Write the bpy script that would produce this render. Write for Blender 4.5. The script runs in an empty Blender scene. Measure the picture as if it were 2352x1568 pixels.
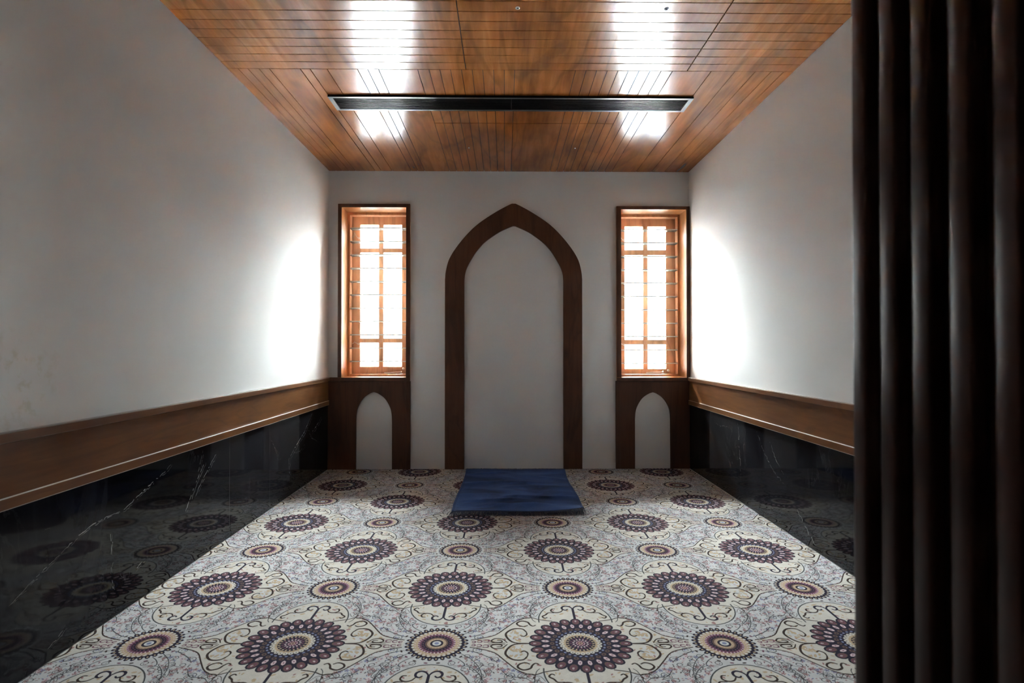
import bpy, bmesh, math, random
import numpy as np
from mathutils import Matrix, Vector

S = bpy.context.scene
COL = S.collection

# ------------------------------------------------------------------ camera, sky, exposure
YAW, PITCH, ROLL = 0.0123, 0.0103, 0.0000762
CAM_H, FPX = 1.181, 1307.0
W_PX, H_PX = 2352.0, 1568.0
fwd = Vector((math.sin(YAW) * math.cos(PITCH), math.cos(YAW) * math.cos(PITCH), math.sin(PITCH)))
rgt = Vector((math.cos(YAW), -math.sin(YAW), 0.0))
upv = rgt.cross(fwd)
cam_d = bpy.data.cameras.new("camera")
cam_d.sensor_width = 36.0
cam_d.lens = FPX / W_PX * 36.0
cam_d.clip_start = 0.01
cam_d.dof.use_dof = True
cam_d.dof.focus_distance = 4.6
cam_d.dof.aperture_fstop = 4.0
cam = bpy.data.objects.new("camera", cam_d)
COL.objects.link(cam)
M = Matrix.Identity(4)
for i in range(3):
    M[i][0], M[i][1], M[i][2] = rgt[i], upv[i], -fwd[i]
M[2][3] = CAM_H
cam.matrix_world = M
S.camera = cam

S.view_settings.view_transform = 'Standard'
S.view_settings.look = 'None'
S.view_settings.gamma = 1.0
S.view_settings.use_curve_mapping = False
S.view_settings.exposure = 3.15
S.cycles.max_bounces = 14
S.cycles.diffuse_bounces = 8
S.cycles.glossy_bounces = 6
S.cycles.transparent_max_bounces = 16
S.cycles.sample_clamp_indirect = 12.0
S.cycles.use_denoising = True

world = bpy.data.worlds.new("overcast_sky")
S.world = world
world.use_nodes = True
wn = world.node_tree
wn.nodes.clear()
w_out = wn.nodes.new("ShaderNodeOutputWorld")
w_bg = wn.nodes.new("ShaderNodeBackground")
w_tc = wn.nodes.new("ShaderNodeTexCoord")
w_sep = wn.nodes.new("ShaderNodeSeparateXYZ")
w_ramp = wn.nodes.new("ShaderNodeValToRGB")
# overcast sky: dim low haze near the horizon, very bright overhead
SKY = [(0.05, 0.030), (0.30, 0.085), (0.55, 0.60), (0.80, 1.0)]
w_cr = w_ramp.color_ramp
while len(w_cr.elements) < len(SKY):
    w_cr.elements.new(0.5)
for e_, (p_, c_) in zip(w_cr.elements, SKY):
    e_.position = p_
    e_.color = (c_ * 0.93, c_ * 0.985, c_ * 1.0, 1)
wn.links.new(w_tc.outputs["Generated"], w_sep.inputs[0])
wn.links.new(w_sep.outputs["Z"], w_ramp.inputs[0])
wn.links.new(w_ramp.outputs[0], w_bg.inputs[0])
w_bg.inputs[1].default_value = 150.0
wn.links.new(w_bg.outputs[0], w_out.inputs[0])

# daylight enters only at the two windows: portals tell the sampler where to look (they give no light)
for (px_, pz_) in ((-1.2655, 1.71), (1.4405, 1.70)):
    pd = bpy.data.lights.new("window_daylight", 'AREA')
    pd.shape = 'RECTANGLE'
    pd.size, pd.size_y = 0.46, 1.50
    pd.cycles.is_portal = True
    po = bpy.data.objects.new("window_daylight", pd)
    po.location = (px_, 5.875, pz_)
    po.rotation_euler = (-math.pi / 2, 0, 0)
    COL.objects.link(po)

# ------------------------------------------------------------------ room numbers (metres)
H = 2.9
D = 5.548            # back wall plane
F = D - 0.03         # face of window trim and panels
XL, XR = -1.715, 1.803
Y0 = -0.16           # front wall plane, behind the camera
WOUT = D + 0.315     # outer face of back wall


def ray(x, y):
    return fwd + rgt * ((x - 1176.0) / FPX) - upv * ((y - 784.0) / FPX)


def on_x(x, y, X):
    d = ray(x, y)
    t = X / d.x
    return (X, d.y * t, CAM_H + d.z * t)


# ------------------------------------------------------------------ mesh helpers
class MB:
    """collects vertices, faces and material slots for ONE mesh"""
    def __init__(self):
        self.v, self.f, self.m = [], [], []

    def add(self, vs, fs, mi=0):
        o = len(self.v)
        self.v.extend([tuple(p) for p in vs])
        for fc in fs:
            self.f.append([i + o for i in fc])
            self.m.append(mi)

    def box(self, x0, x1, y0, y1, z0, z1, bev=0.0, seg=2, mi=0):
        bm = bmesh.new()
        bmesh.ops.create_cube(bm, size=1.0)
        for v in bm.verts:
            v.co = Vector(((x0 + x1) / 2 + v.co.x * (x1 - x0), (y0 + y1) / 2 + v.co.y * (y1 - y0), (z0 + z1) / 2 + v.co.z * (z1 - z0)))
        if bev > 0:
            bmesh.ops.bevel(bm, geom=bm.edges[:], offset=bev, segments=seg, profile=0.5, affect='EDGES')
        self.bm(bm, mi)

    def bm(self, bm, mi=0):
        bm.verts.index_update()
        self.add([v.co for v in bm.verts], [[v.index for v in fc.verts] for fc in bm.faces], mi)
        bm.free()

    def tube(self, pts, r, n=8, mi=0, cap=True):
        pts = [Vector(p) for p in pts]
        rings = []
        prev = None
        for i, p in enumerate(pts):
            a = pts[max(i - 1, 0)]
            b = pts[min(i + 1, len(pts) - 1)]
            t = (b - a).normalized()
            if prev is None:
                ref = Vector((0, 0, 1)) if abs(t.z) < 0.9 else Vector((1, 0, 0))
                u = t.cross(ref).normalized()
            else:
                u = (prev - t * prev.dot(t)).normalized()
            prev = u
            w = t.cross(u)
            rr = r[i] if isinstance(r, (list, tuple)) else r
            rings.append([p + (u * math.cos(2 * math.pi * k / n) + w * math.sin(2 * math.pi * k / n)) * rr for k in range(n)])
        vs = [q for rg in rings for q in rg]
        fs = []
        for i in range(len(rings) - 1):
            for k in range(n):
                fs.append([i * n + k, i * n + (k + 1) % n, (i + 1) * n + (k + 1) % n, (i + 1) * n + k])
        if cap:
            fs.append(list(range(n))[::-1])
            fs.append([(len(rings) - 1) * n + k for k in range(n)])
        self.add(vs, fs, mi)

    def lathe(self, prof, c, axis='z', n=24, mi=0):
        """prof: list of (radius, along); closed at both ends when radius is 0"""
        vs, fs = [], []
        for (r, a) in prof:
            for k in range(n):
                t = 2 * math.pi * k / n
                p = (r * math.cos(t), r * math.sin(t), a)
                if axis == 'y':
                    p = (p[0], p[2], p[1])
                elif axis == 'x':
                    p = (p[2], p[0], p[1])
                vs.append((c[0] + p[0], c[1] + p[1], c[2] + p[2]))
        for i in range(len(prof) - 1):
            for k in range(n):
                fs.append([i * n + k, i * n + (k + 1) % n, (i + 1) * n + (k + 1) % n, (i + 1) * n + k])
        self.add(vs, fs, mi)

    def slab_xz(self, inner, outer, y0, y1, mi=0):
        """strip between two equally long polylines in the XZ plane, thick from y0 to y1"""
        n = len(inner)
        vs = []
        for (p, q) in zip(inner, outer):
            vs += [(p[0], y0, p[1]), (q[0], y0, q[1]), (q[0], y1, q[1]), (p[0], y1, p[1])]
        fs = []
        for i in range(n - 1):
            a, b = 4 * i, 4 * i + 4
            for k in range(4):
                fs.append([a + k, a + (k + 1) % 4, b + (k + 1) % 4, b + k])
        fs.append([0, 1, 2, 3])
        fs.append([4 * (n - 1) + k for k in (3, 2, 1, 0)])
        self.add(vs, fs, mi)

    def build(self, name, mats, parent=None, smooth=False):
        me = bpy.data.meshes.new(name)
        me.from_pydata(self.v, [], self.f)
        for m in (mats if isinstance(mats, (list, tuple)) else [mats]):
            me.materials.append(m)
        me.polygons.foreach_set("material_index", self.m)
        bm = bmesh.new()
        bm.from_mesh(me)
        bmesh.ops.recalc_face_normals(bm, faces=bm.faces[:])
        bm.to_mesh(me)
        bm.free()
        if smooth:
            me.polygons.foreach_set("use_smooth", [True] * len(me.polygons))
        me.update()
        o = bpy.data.objects.new(name, me)
        COL.objects.link(o)
        if parent:
            o.parent = parent
        return o


def tag(o, label=None, cat=None, group=None, kind=None):
    if label: o["label"] = label
    if cat: o["category"] = cat
    if group: o["group"] = group
    if kind: o["kind"] = kind
    return o


def empty(name, label=None, cat=None, group=None, kind=None):
    o = bpy.data.objects.new(name, None)
    o.empty_display_size = 0.05
    COL.objects.link(o)
    return tag(o, label, cat, group, kind)


def catmull(pts, n=6):
    out = []
    P = [np.array(p, float) for p in pts]
    for i in range(len(P) - 1):
        a = P[i - 1] if i > 0 else 2 * P[i] - P[i + 1]
        b, c = P[i], P[i + 1]
        d = P[i + 2] if i + 2 < len(P) else 2 * P[i + 1] - P[i]
        for k in range(n):
            t = k / n
            out.append(tuple(0.5 * ((2 * b) + (c - a) * t + (2 * a - 5 * b + 4 * c - d) * t * t + (3 * b - a - 3 * c + d) * t ** 3)))
    out.append(tuple(P[-1]))
    return out


# ------------------------------------------------------------------ materials
def new_mat(name):
    m = bpy.data.materials.new(name)
    m.use_nodes = True
    nt = m.node_tree
    b = nt.nodes["Principled BSDF"]
    return m, nt, b


def N(nt, t, **kw):
    n = nt.nodes.new(t)
    for k, v in kw.items():
        setattr(n, k, v)
    return n


def mapped(nt, scale, loc=(0, 0, 0), rot=(0, 0, 0)):
    tc = N(nt, "ShaderNodeTexCoord")
    mp = N(nt, "ShaderNodeMapping")
    mp.inputs["Scale"].default_value = scale
    mp.inputs["Location"].default_value = loc
    mp.inputs["Rotation"].default_value = rot
    nt.links.new(tc.outputs["Object"], mp.inputs[0])
    return mp.outputs[0]


def noise(nt, vec, scale, detail=4.0, rough=0.5, dist=0.0):
    n = N(nt, "ShaderNodeTexNoise")
    n.inputs["Scale"].default_value = scale
    n.inputs["Detail"].default_value = detail
    n.inputs["Roughness"].default_value = rough
    n.inputs["Distortion"].default_value = dist
    nt.links.new(vec, n.inputs["Vector"])
    return n.outputs["Fac"]


def ramp(nt, fac, stops):
    r = N(nt, "ShaderNodeValToRGB")
    cr = r.color_ramp
    while len(cr.elements) < len(stops):
        cr.elements.new(0.5)
    for e, (p, c) in zip(cr.elements, stops):
        e.position = p
        e.color = (c[0], c[1], c[2], 1) if not isinstance(c, float) else (c, c, c, 1)
    nt.links.new(fac, r.inputs[0])
    return r.outputs[0]


def mix(nt, fac, a, b, blend='MIX'):
    m = N(nt, "ShaderNodeMix", data_type='RGBA', blend_type=blend)
    for s, v in ((0, fac), (6, a), (7, b)):
        if hasattr(v, "links"):
            nt.links.new(v, m.inputs[s])
        elif isinstance(v, (int, float)):
            m.inputs[s].default_value = v
        else:
            m.inputs[s].default_value = (v[0], v[1], v[2], 1)
    return m.outputs[2]


def bump(nt, b, h, strength, dist=0.01):
    n = N(nt, "ShaderNodeBump")
    n.inputs["Strength"].default_value = strength
    n.inputs["Distance"].default_value = dist
    nt.links.new(h, n.inputs["Height"])
    nt.links.new(n.outputs[0], b.inputs["Normal"])


def wood(name, axis, base, dark, light, rough=0.3, spec=0.5, wav=0.0, scale=1.0, coat=0.0):
    m, nt, b = new_mat(name)
    s = [11.0 * scale] * 3
    s[axis] = 0.9 * scale
    v = mapped(nt, s)
    fine = noise(nt, v, 3.4, 7, 0.62, 0.4)
    s2 = [3.2 * scale] * 3
    s2[axis] = 0.55 * scale
    v2 = mapped(nt, s2, loc=(3.1, 1.7, 0.4))
    big = noise(nt, v2, 1.1, 3, 0.5, 0.8)
    # growth rings: sine of the large noise gives cathedral figure
    mul = N(nt, "ShaderNodeMath", operation='MULTIPLY')
    mul.inputs[1].default_value = 38.0
    nt.links.new(big, mul.inputs[0])
    sn = N(nt, "ShaderNodeMath", operation='SINE')
    nt.links.new(mul.outputs[0], sn.inputs[0])
    ring = ramp(nt, sn.outputs[0], [(0.0, 0.0), (0.72, 0.06), (1.0, 1.0)])
    c = ramp(nt, fine, [(0.2, dark), (0.5, base), (0.8, light)])
    rm = N(nt, "ShaderNodeMath", operation='MULTIPLY')
    rm.inputs[1].default_value = 0.34
    nt.links.new(ring, rm.inputs[0])
    c2 = mix(nt, rm.outputs[0], c, [x * 0.42 for x in base])
    # broad tone drift and the odd darker knot patch
    s3 = [2.0, 2.0, 2.0]
    s3[axis] = 1.1
    v3 = mapped(nt, s3, loc=(7.3, 2.2, 5.0))
    drift = noise(nt, v3, 1.6, 2, 0.5, 0.3)
    dr = ramp(nt, drift, [(0.30, (0.66, 0.62, 0.58)), (0.55, (1.0, 1.0, 1.0)), (0.8, (1.22, 1.22, 1.2))])
    c3 = mix(nt, 1.0, c2, dr, 'MULTIPLY')
    kv = N(nt, "ShaderNodeTexVoronoi")
    kv.inputs["Scale"].default_value = 1.7
    ks = [1.6, 1.6, 1.6]
    ks[axis] = 0.9
    nt.links.new(mapped(nt, ks, loc=(0.37, 0.81, 0.2)), kv.inputs["Vector"])
    kk = ramp(nt, kv.outputs["Distance"], [(0.0, 0.75), (0.05, 0.5), (0.13, 0.0)])
    c4 = mix(nt, kk, c3, [x * 0.3 for x in base])
    nt.links.new(c4, b.inputs["Base Color"])
    rr = ramp(nt, fine, [(0.2, rough * 1.15), (0.8, rough * 0.9)])
    nt.links.new(rr, b.inputs["Roughness"])
    b.inputs["Specular IOR Level"].default_value = spec
    b.inputs["Coat Weight"].default_value = coat
    b.inputs["Coat Roughness"].default_value = rough * 0.7
    if wav > 0:
        h = noise(nt, mapped(nt, (1, 1, 1)), 9.0, 3, 0.5)
        bump(nt, b, h, wav, 0.01)
    else:
        bump(nt, b, fine, 0.06, 0.004)
    return m


WB, WD, WL = (0.34, 0.114, 0.025), (0.21, 0.062, 0.013), (0.46, 0.172, 0.043)
M_ceil = wood("varnished_ceiling_wood", 1, WB, WD, WL, rough=0.19, spec=0.45, wav=0.05, scale=0.62)
M_dado = wood("dado_wood", 1, (0.160, 0.060, 0.0165), (0.112, 0.039, 0.010), (0.200, 0.083, 0.025), rough=0.3, scale=1.0)
M_trim = wood("dark_trim_wood", 2, (0.094, 0.036, 0.0180), (0.074, 0.027, 0.0135), (0.112, 0.044, 0.0225), rough=0.45, spec=0.35)
M_win = wood("window_wood", 2, (0.50, 0.215, 0.075), (0.38, 0.145, 0.046), (0.58, 0.27, 0.105), rough=0.3)
M_winh = wood("window_wood_crosswise", 0, (0.50, 0.215, 0.075), (0.38, 0.145, 0.046), (0.58, 0.27, 0.105), rough=0.3)
M_lat = wood("lattice_wood", 2, (0.64, 0.31, 0.165), (0.54, 0.23, 0.115), (0.72, 0.39, 0.22), rough=0.35)
M_door = wood("dark_door_wood", 2, (0.058, 0.020, 0.014), (0.042, 0.014, 0.010), (0.072, 0.026, 0.018), rough=0.30, spec=0.17)


def plain(name, col, rough=0.5, metal=0.0, spec=0.5, grain=0.0, gscale=200.0):
    m, nt, b = new_mat(name)
    v = mapped(nt, (1, 1, 1))
    n = noise(nt, v, gscale, 3)
    c = ramp(nt, n, [(0.3, [x * (1 - 0.08) for x in col]), (0.7, [min(1, x * 1.06) for x in col])])
    nt.links.new(c, b.inputs["Base Color"])
    b.inputs["Roughness"].default_value = rough
    b.inputs["Metallic"].default_value = metal
    b.inputs["Specular IOR Level"].default_value = spec
    if grain:
        bump(nt, b, n, grain, 0.002)
    return m


def wall_mat(name, stain=False):
    m, nt, b = new_mat(name)
    v = mapped(nt, (1, 1, 1))
    n1 = noise(nt, v, 1.3, 3)
    base = ramp(nt, n1, [(0.3, (0.73, 0.735, 0.735)), (0.7, (0.76, 0.765, 0.765))])
    if stain:
        # old damp marks low on the wall near the doorway
        tc = N(nt, "ShaderNodeTexCoord")
        vm = N(nt, "ShaderNodeVectorMath", operation='DISTANCE')
        vm.inputs[1].default_value = (XL, 2.02, 1.06)
        nt.links.new(tc.outputs["Object"], vm.inputs[0])
        near = ramp(nt, vm.outputs["Value"], [(0.08, 1.0), (0.24, 0.0)])
        sp = noise(nt, v, 17.0, 5, 0.6)
        sp2 = ramp(nt, sp, [(0.52, 0.0), (0.64, 1.0)])
        f = N(nt, "ShaderNodeMath", operation='MULTIPLY')
        nt.links.new(near, f.inputs[0])
        nt.links.new(sp2, f.inputs[1])
        f2 = N(nt, "ShaderNodeMath", operation='MULTIPLY')
        f2.inputs[1].default_value = 0.55
        nt.links.new(f.outputs[0], f2.inputs[0])
        base = mix(nt, f2.outputs[0], base, (0.56, 0.54, 0.42))
    nt.links.new(base, b.inputs["Base Color"])
    b.inputs["Roughness"].default_value = 0.5
    b.inputs["Specular IOR Level"].default_value = 0.5
    hh = noise(nt, mapped(nt, (1.0, 1.0, 0.45)), 3.2, 3, 0.5)
    bump(nt, b, hh, 0.16, 0.02)
    return m


M_wall = wall_mat("white_paint")
M_wall_s = wall_mat("white_paint_with_damp_marks", True)
M_gap = plain("dark_groove", (0.012, 0.008, 0.006), 0.9)
M_black = plain("black_slats", (0.006, 0.006, 0.007), 0.30, 0.0, 0.12)
M_alu = plain("grey_metal", (0.17, 0.18, 0.185), 0.3, 0.9)
M_steel = plain("bright_metal", (0.75, 0.72, 0.66), 0.3, 1.0)
M_strip = plain("pale_edge_strip", (0.80, 0.74, 0.68), 0.35)
M_ledge = plain("taupe_ledge", (0.30, 0.265, 0.24), 0.4)
M_post = plain("grey_post_plastic", (0.05, 0.052, 0.053), 0.45)
M_ground = plain("pale_outdoor_paving", (0.80, 0.79, 0.77), 0.9, gscale=8)
M_blocker = plain("sky_blocker_black", (0.028, 0.029, 0.030), 0.9, gscale=6)  # near-black finish for the block added outside to cut the sky
M_slab = plain("concrete", (0.3, 0.3, 0.3), 0.9)
M_hall = plain("hall_paint", (0.30, 0.29, 0.28), 0.8)


def glass_mat(dust):
    m = bpy.data.materials.new("louvre_glass")
    m.use_nodes = True
    nt = m.node_tree
    nt.nodes.clear()
    out = N(nt, "ShaderNodeOutputMaterial")
    tr = N(nt, "ShaderNodeBsdfTransparent")
    tr.inputs[0].default_value = (0.77, 0.82, 0.815, 1)
    gl = N(nt, "ShaderNodeBsdfGlossy")
    gl.inputs["Roughness"].default_value = 0.04
    fr = N(nt, "ShaderNodeFresnel")
    fr.inputs[0].default_value = 1.5
    mx = N(nt, "ShaderNodeMixShader")
    nt.links.new(fr.outputs[0], mx.inputs[0])
    nt.links.new(tr.outputs[0], mx.inputs[1])
    nt.links.new(gl.outputs[0], mx.inputs[2])
    # a film of dust scatters some daylight
    df = N(nt, "ShaderNodeBsdfDiffuse")
    tl = N(nt, "ShaderNodeBsdfTranslucent")
    for q in (df, tl):
        q.inputs[0].default_value = (0.72, 0.74, 0.73, 1)
    half = N(nt, "ShaderNodeMixShader")
    half.inputs[0].default_value = 0.5
    nt.links.new(df.outputs[0], half.inputs[1])
    nt.links.new(tl.outputs[0], half.inputs[2])
    fin = N(nt, "ShaderNodeMixShader")
    fin.inputs[0].default_value = dust
    nt.links.new(mx.outputs[0], fin.inputs[1])
    nt.links.new(half.outputs[0], fin.inputs[2])
    nt.links.new(fin.outputs[0], out.inputs[0])
    return m


M_glass = glass_mat(0.27)
M_gedge = plain("ground_glass_edge", (0.66, 0.70, 0.69), 0.35)
M_pane = glass_mat(0.0)
M_pane.name = "window_glass"
M_pane.node_tree.nodes["Transparent BSDF"].inputs[0].default_value = (0.97, 0.99, 0.985, 1)


def marble_mat():
    m, nt, b = new_mat("black_marble")
    v = mapped(nt, (1.0, 1.0, 0.55))
    cloud = noise(nt, v, 3.0, 6, 0.6, 1.4)
    c = ramp(nt, cloud, [(0.35, (0.0065, 0.0062, 0.0075)), (0.6, (0.012, 0.012, 0.014)), (0.8, (0.024, 0.025, 0.028))])
    # slabs differ a little in tone
    tc = N(nt, "ShaderNodeTexCoord")
    sp = N(nt, "ShaderNodeSeparateXYZ")
    nt.links.new(tc.outputs["Object"], sp.inputs[0])
    dv = N(nt, "ShaderNodeMath", operation='DIVIDE')
    dv.inputs[1].default_value = 0.62
    nt.links.new(sp.outputs["Y"], dv.inputs[0])
    fl = N(nt, "ShaderNodeMath", operation='FLOOR')
    nt.links.new(dv.outputs[0], fl.inputs[0])
    wn_ = N(nt, "ShaderNodeTexWhiteNoise", noise_dimensions='1D')
    nt.links.new(fl.outputs[0], wn_.inputs["W"])
    tone = ramp(nt, wn_.outputs["Value"], [(0.0, (0.6, 0.6, 0.6)), (1.0, (1.7, 1.7, 1.8))])
    c = mix(nt, 1.0, c, tone, 'MULTIPLY')
    # hair veins
    w = noise(nt, mapped(nt, (1.0, 1.5, 0.5), rot=(0.5, 0, 0)), 2.2, 7, 0.62, 2.2)
    hair = ramp(nt, w, [(0.488, 0.0), (0.5, 0.55), (0.512, 0.0)])
    pat = ramp(nt, noise(nt, mapped(nt, (1, 1, 1)), 1.5, 2), [(0.5, 0.0), (0.68, 1.0)])
    f = N(nt, "ShaderNodeMath", operation='MULTIPLY')
    nt.links.new(hair, f.inputs[0])
    nt.links.new(pat, f.inputs[1])
    c = mix(nt, f.outputs[0], c, (0.10, 0.10, 0.105))
    nt.links.new(c, b.inputs["Base Color"])
    b.inputs["Roughness"].default_value = 0.05
    b.inputs["Specular IOR Level"].default_value = 0.24
    return m


M_marble = marble_mat()
M_vein = plain("white_vein", (0.50, 0.50, 0.48), 0.12)
M_seam = plain("slab_joint", (0.05, 0.05, 0.052), 0.4)


def yarn(name, col):
    m, nt, b = new_mat(name)
    v = mapped(nt, (1, 1, 1))
    n = noise(nt, v, 420.0, 2, 0.6)
    n2 = noise(nt, v, 26.0, 3, 0.6)
    c = ramp(nt, n, [(0.28, [x * 0.74 for x in col]), (0.72, [min(1, x * 1.14) for x in col])])
    t = ramp(nt, n2, [(0.3, (0.90, 0.90, 0.90)), (0.7, (1.06, 1.06, 1.06))])
    nt.links.new(mix(nt, 1.0, c, t, 'MULTIPLY'), b.inputs["Base Color"])
    b.inputs["Roughness"].default_value = 0.95
    b.inputs["Specular IOR Level"].default_value = 0.15
    bump(nt, b, n, 0.35, 0.003)
    return m


YARN = [
    yarn("yarn_cool_white", (0.50, 0.495, 0.505)),      # 0
    yarn("yarn_cream", (0.53, 0.495, 0.450)),            # 1
    yarn("yarn_navy_purple", (0.013, 0.008, 0.024)),   # 2
    yarn("yarn_brown", (0.115, 0.066, 0.052)),          # 3
    yarn("yarn_plum", (0.135, 0.045, 0.080)),          # 4
    yarn("yarn_tan", (0.43, 0.32, 0.21)),              # 5
    yarn("yarn_pink", (0.56, 0.42, 0.45)),             # 6
    yarn("yarn_slate", (0.055, 0.055, 0.060)),         # 7
    yarn("yarn_rose", (0.30, 0.155, 0.155)),           # 8
    yarn("yarn_blue", (0.17, 0.19, 0.32)),             # 9
    yarn("yarn_dark_brown", (0.034, 0.018, 0.014)),    # 10
]

# ------------------------------------------------------------------ room shell
def struct(name, mb, mats, parent=None):
    o = mb.build(name, mats, parent)
    if parent is None:
        o["kind"] = "structure"
    return o


# back wall with two window openings: (x0, x1, z0, z1)
WINS = [dict(n=1, ox0=-1.615, ox1=-0.920, oz1=2.570, ix0=-1.580, ix1=-0.958, iz0=0.890, iz1=2.537,
             cols=[(-1.477, -1.288), (-1.2415, -1.054)], rows=[(2.433, 2.193), (2.150, 1.273), (1.229, 0.985)],
             bl=(2.378, 1.0397)),
        dict(n=2, ox0=1.086, ox1=1.800, oz1=2.555, ix0=1.130, ix1=1.767, iz0=0.888, iz1=2.524,
             cols=[(1.229, 1.418), (1.465, 1.652)], rows=[(2.4225, 2.182), (2.128, 1.259), (1.210, 0.961)],
             bl=(2.370, 1.020))]
mb = MB()
cuts_x = [XL - 0.25, WINS[0]['ox0'], WINS[0]['ox1'], WINS[1]['ox0'], WINS[1]['ox1'], XR + 0.25]
OZ0 = 0.855
for i in range(5):
    a, b_ = cuts_x[i], cuts_x[i + 1]
    if i in (1, 3):
        top = WINS[0 if i == 1 else 1]['oz1']
        mb.box(a, b_, D, WOUT, -0.1, OZ0)
        mb.box(a, b_, D, WOUT, top, H + 0.2)
    else:
        mb.box(a, b_, D, WOUT, -0.1, H + 0.2)
struct("wall_back", mb, M_wall)
mb = MB(); mb.box(XL - 0.25, XL, Y0 - 0.2, D, -0.1, H + 0.2); struct("wall_left", mb, M_wall_s)
mb = MB(); mb.box(XR, XR + 0.25, Y0 - 0.2, D, -0.1, H + 0.2); struct("wall_right", mb, M_wall)
# front wall with the doorway the photographer stands in, and the hall behind it
DX0, DX1, DZ = -0.62, 0.60, 2.35
mb = MB()
mb.box(XL, DX0, Y0 - 0.2, Y0, -0.1, H + 0.2)
mb.box(DX1, XR, Y0 - 0.2, Y0, -0.1, H + 0.2)
mb.box(DX0, DX1, Y0 - 0.2, Y0, DZ, H + 0.2)
struct("wall_front", mb, M_wall)
mb = MB()
mb.box(-1.7, 1.7, -2.2, -2.1, -0.1, 2.7)
mb.box(-1.8, -1.7, -2.2, Y0 - 0.2, -0.1, 2.7)
mb.box(1.7, 1.8, -2.2, Y0 - 0.2, -0.1, 2.7)
mb.box(-1.8, 1.8, -2.2, Y0 - 0.2, 2.6, 2.7)
struct("wall_hall", mb, M_hall)
mb = MB(); mb.box(XL - 0.25, XR + 0.25, -2.2, WOUT, -0.15, -0.012); struct("floor", mb, M_slab)
mb = MB(); mb.box(-14, 14, WOUT, 13, -0.5, -0.35); struct("ground_outside", mb, M_ground)
mb = MB(); mb.box(-3.4, 3.6, 9.2, 10.2, -0.4, 3.3); struct("added_sky_blocker", mb, M_blocker)  # added dark block, dims the low sky seen straight through the windows

# ------------------------------------------------------------------ wooden ceiling: boards between grooves
G, GF = 0.0045, 0.0032
mb = MB()
mb.box(XL - 0.05, XR + 0.05, Y0 - 0.2, D + 0.02, H + 0.010, H + 0.2, mi=1)


def board(x0, x1, y0, y1, gap=0.0032):
    g = gap / 2
    x0, x1, y0, y1 = x0 + g, x1 - g, y0 + g, y1 - g
    c = 0.0010
    z0, z1, zz = H, H + c, H + 0.012
    vs = [(x0 + c, y0 + c, z0), (x1 - c, y0 + c, z0), (x1 - c, y1 - c, z0), (x0 + c, y1 - c, z0),
          (x0, y0, z1), (x1, y0, z1), (x1, y1, z1), (x0, y1, z1),
          (x0, y0, zz), (x1, y0, zz), (x1, y1, zz), (x0, y1, zz)]
    fs = [[3, 2, 1, 0]]
    for k in range(4):
        j = (k + 1) % 4
        fs.append([k, j, 4 + j, 4 + k])
        fs.append([4 + k, 4 + j, 8 + j, 8 + k])
    mb.add(vs, fs, 0)


YS = 3.512
ypitch = 0.0876
rows = []
y = YS
while y > Y0:
    rows.append((max(y - ypitch, Y0), y))
    y -= ypitch
for (a, b_) in rows:
    for (c, d) in ((XL, -0.243), (-0.243, 1.133), (1.133, XR)):
        board(c, d, a, b_, G)
GX = [-1.648, -1.588, -1.520, -1.456, -1.265, -1.205, -1.100, -0.913, -0.850, -0.783, -0.541, -0.471, -0.404, -0.338,
      -0.270, -0.204, -0.138, -0.071, -0.005, 0.060, 0.438, 0.504, 0.570, 0.636, 0.702, 0.767, 0.834, 0.903, 0.972, 1.043,
      1.285, 1.434, 1.561, 1.661, 1.740]
GX = [XL] + GX + [XR]
for a, b_ in zip(GX[:-1], GX[1:]):
    if a > -0.56 and b_ < 0.85:
        board(a, b_, YS, 4.350)
        board(a, b_, 4.3545, D + 0.003)
    else:
        board(a, b_, YS, D + 0.003)
struct("ceiling", mb, [M_ceil, M_gap])

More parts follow.
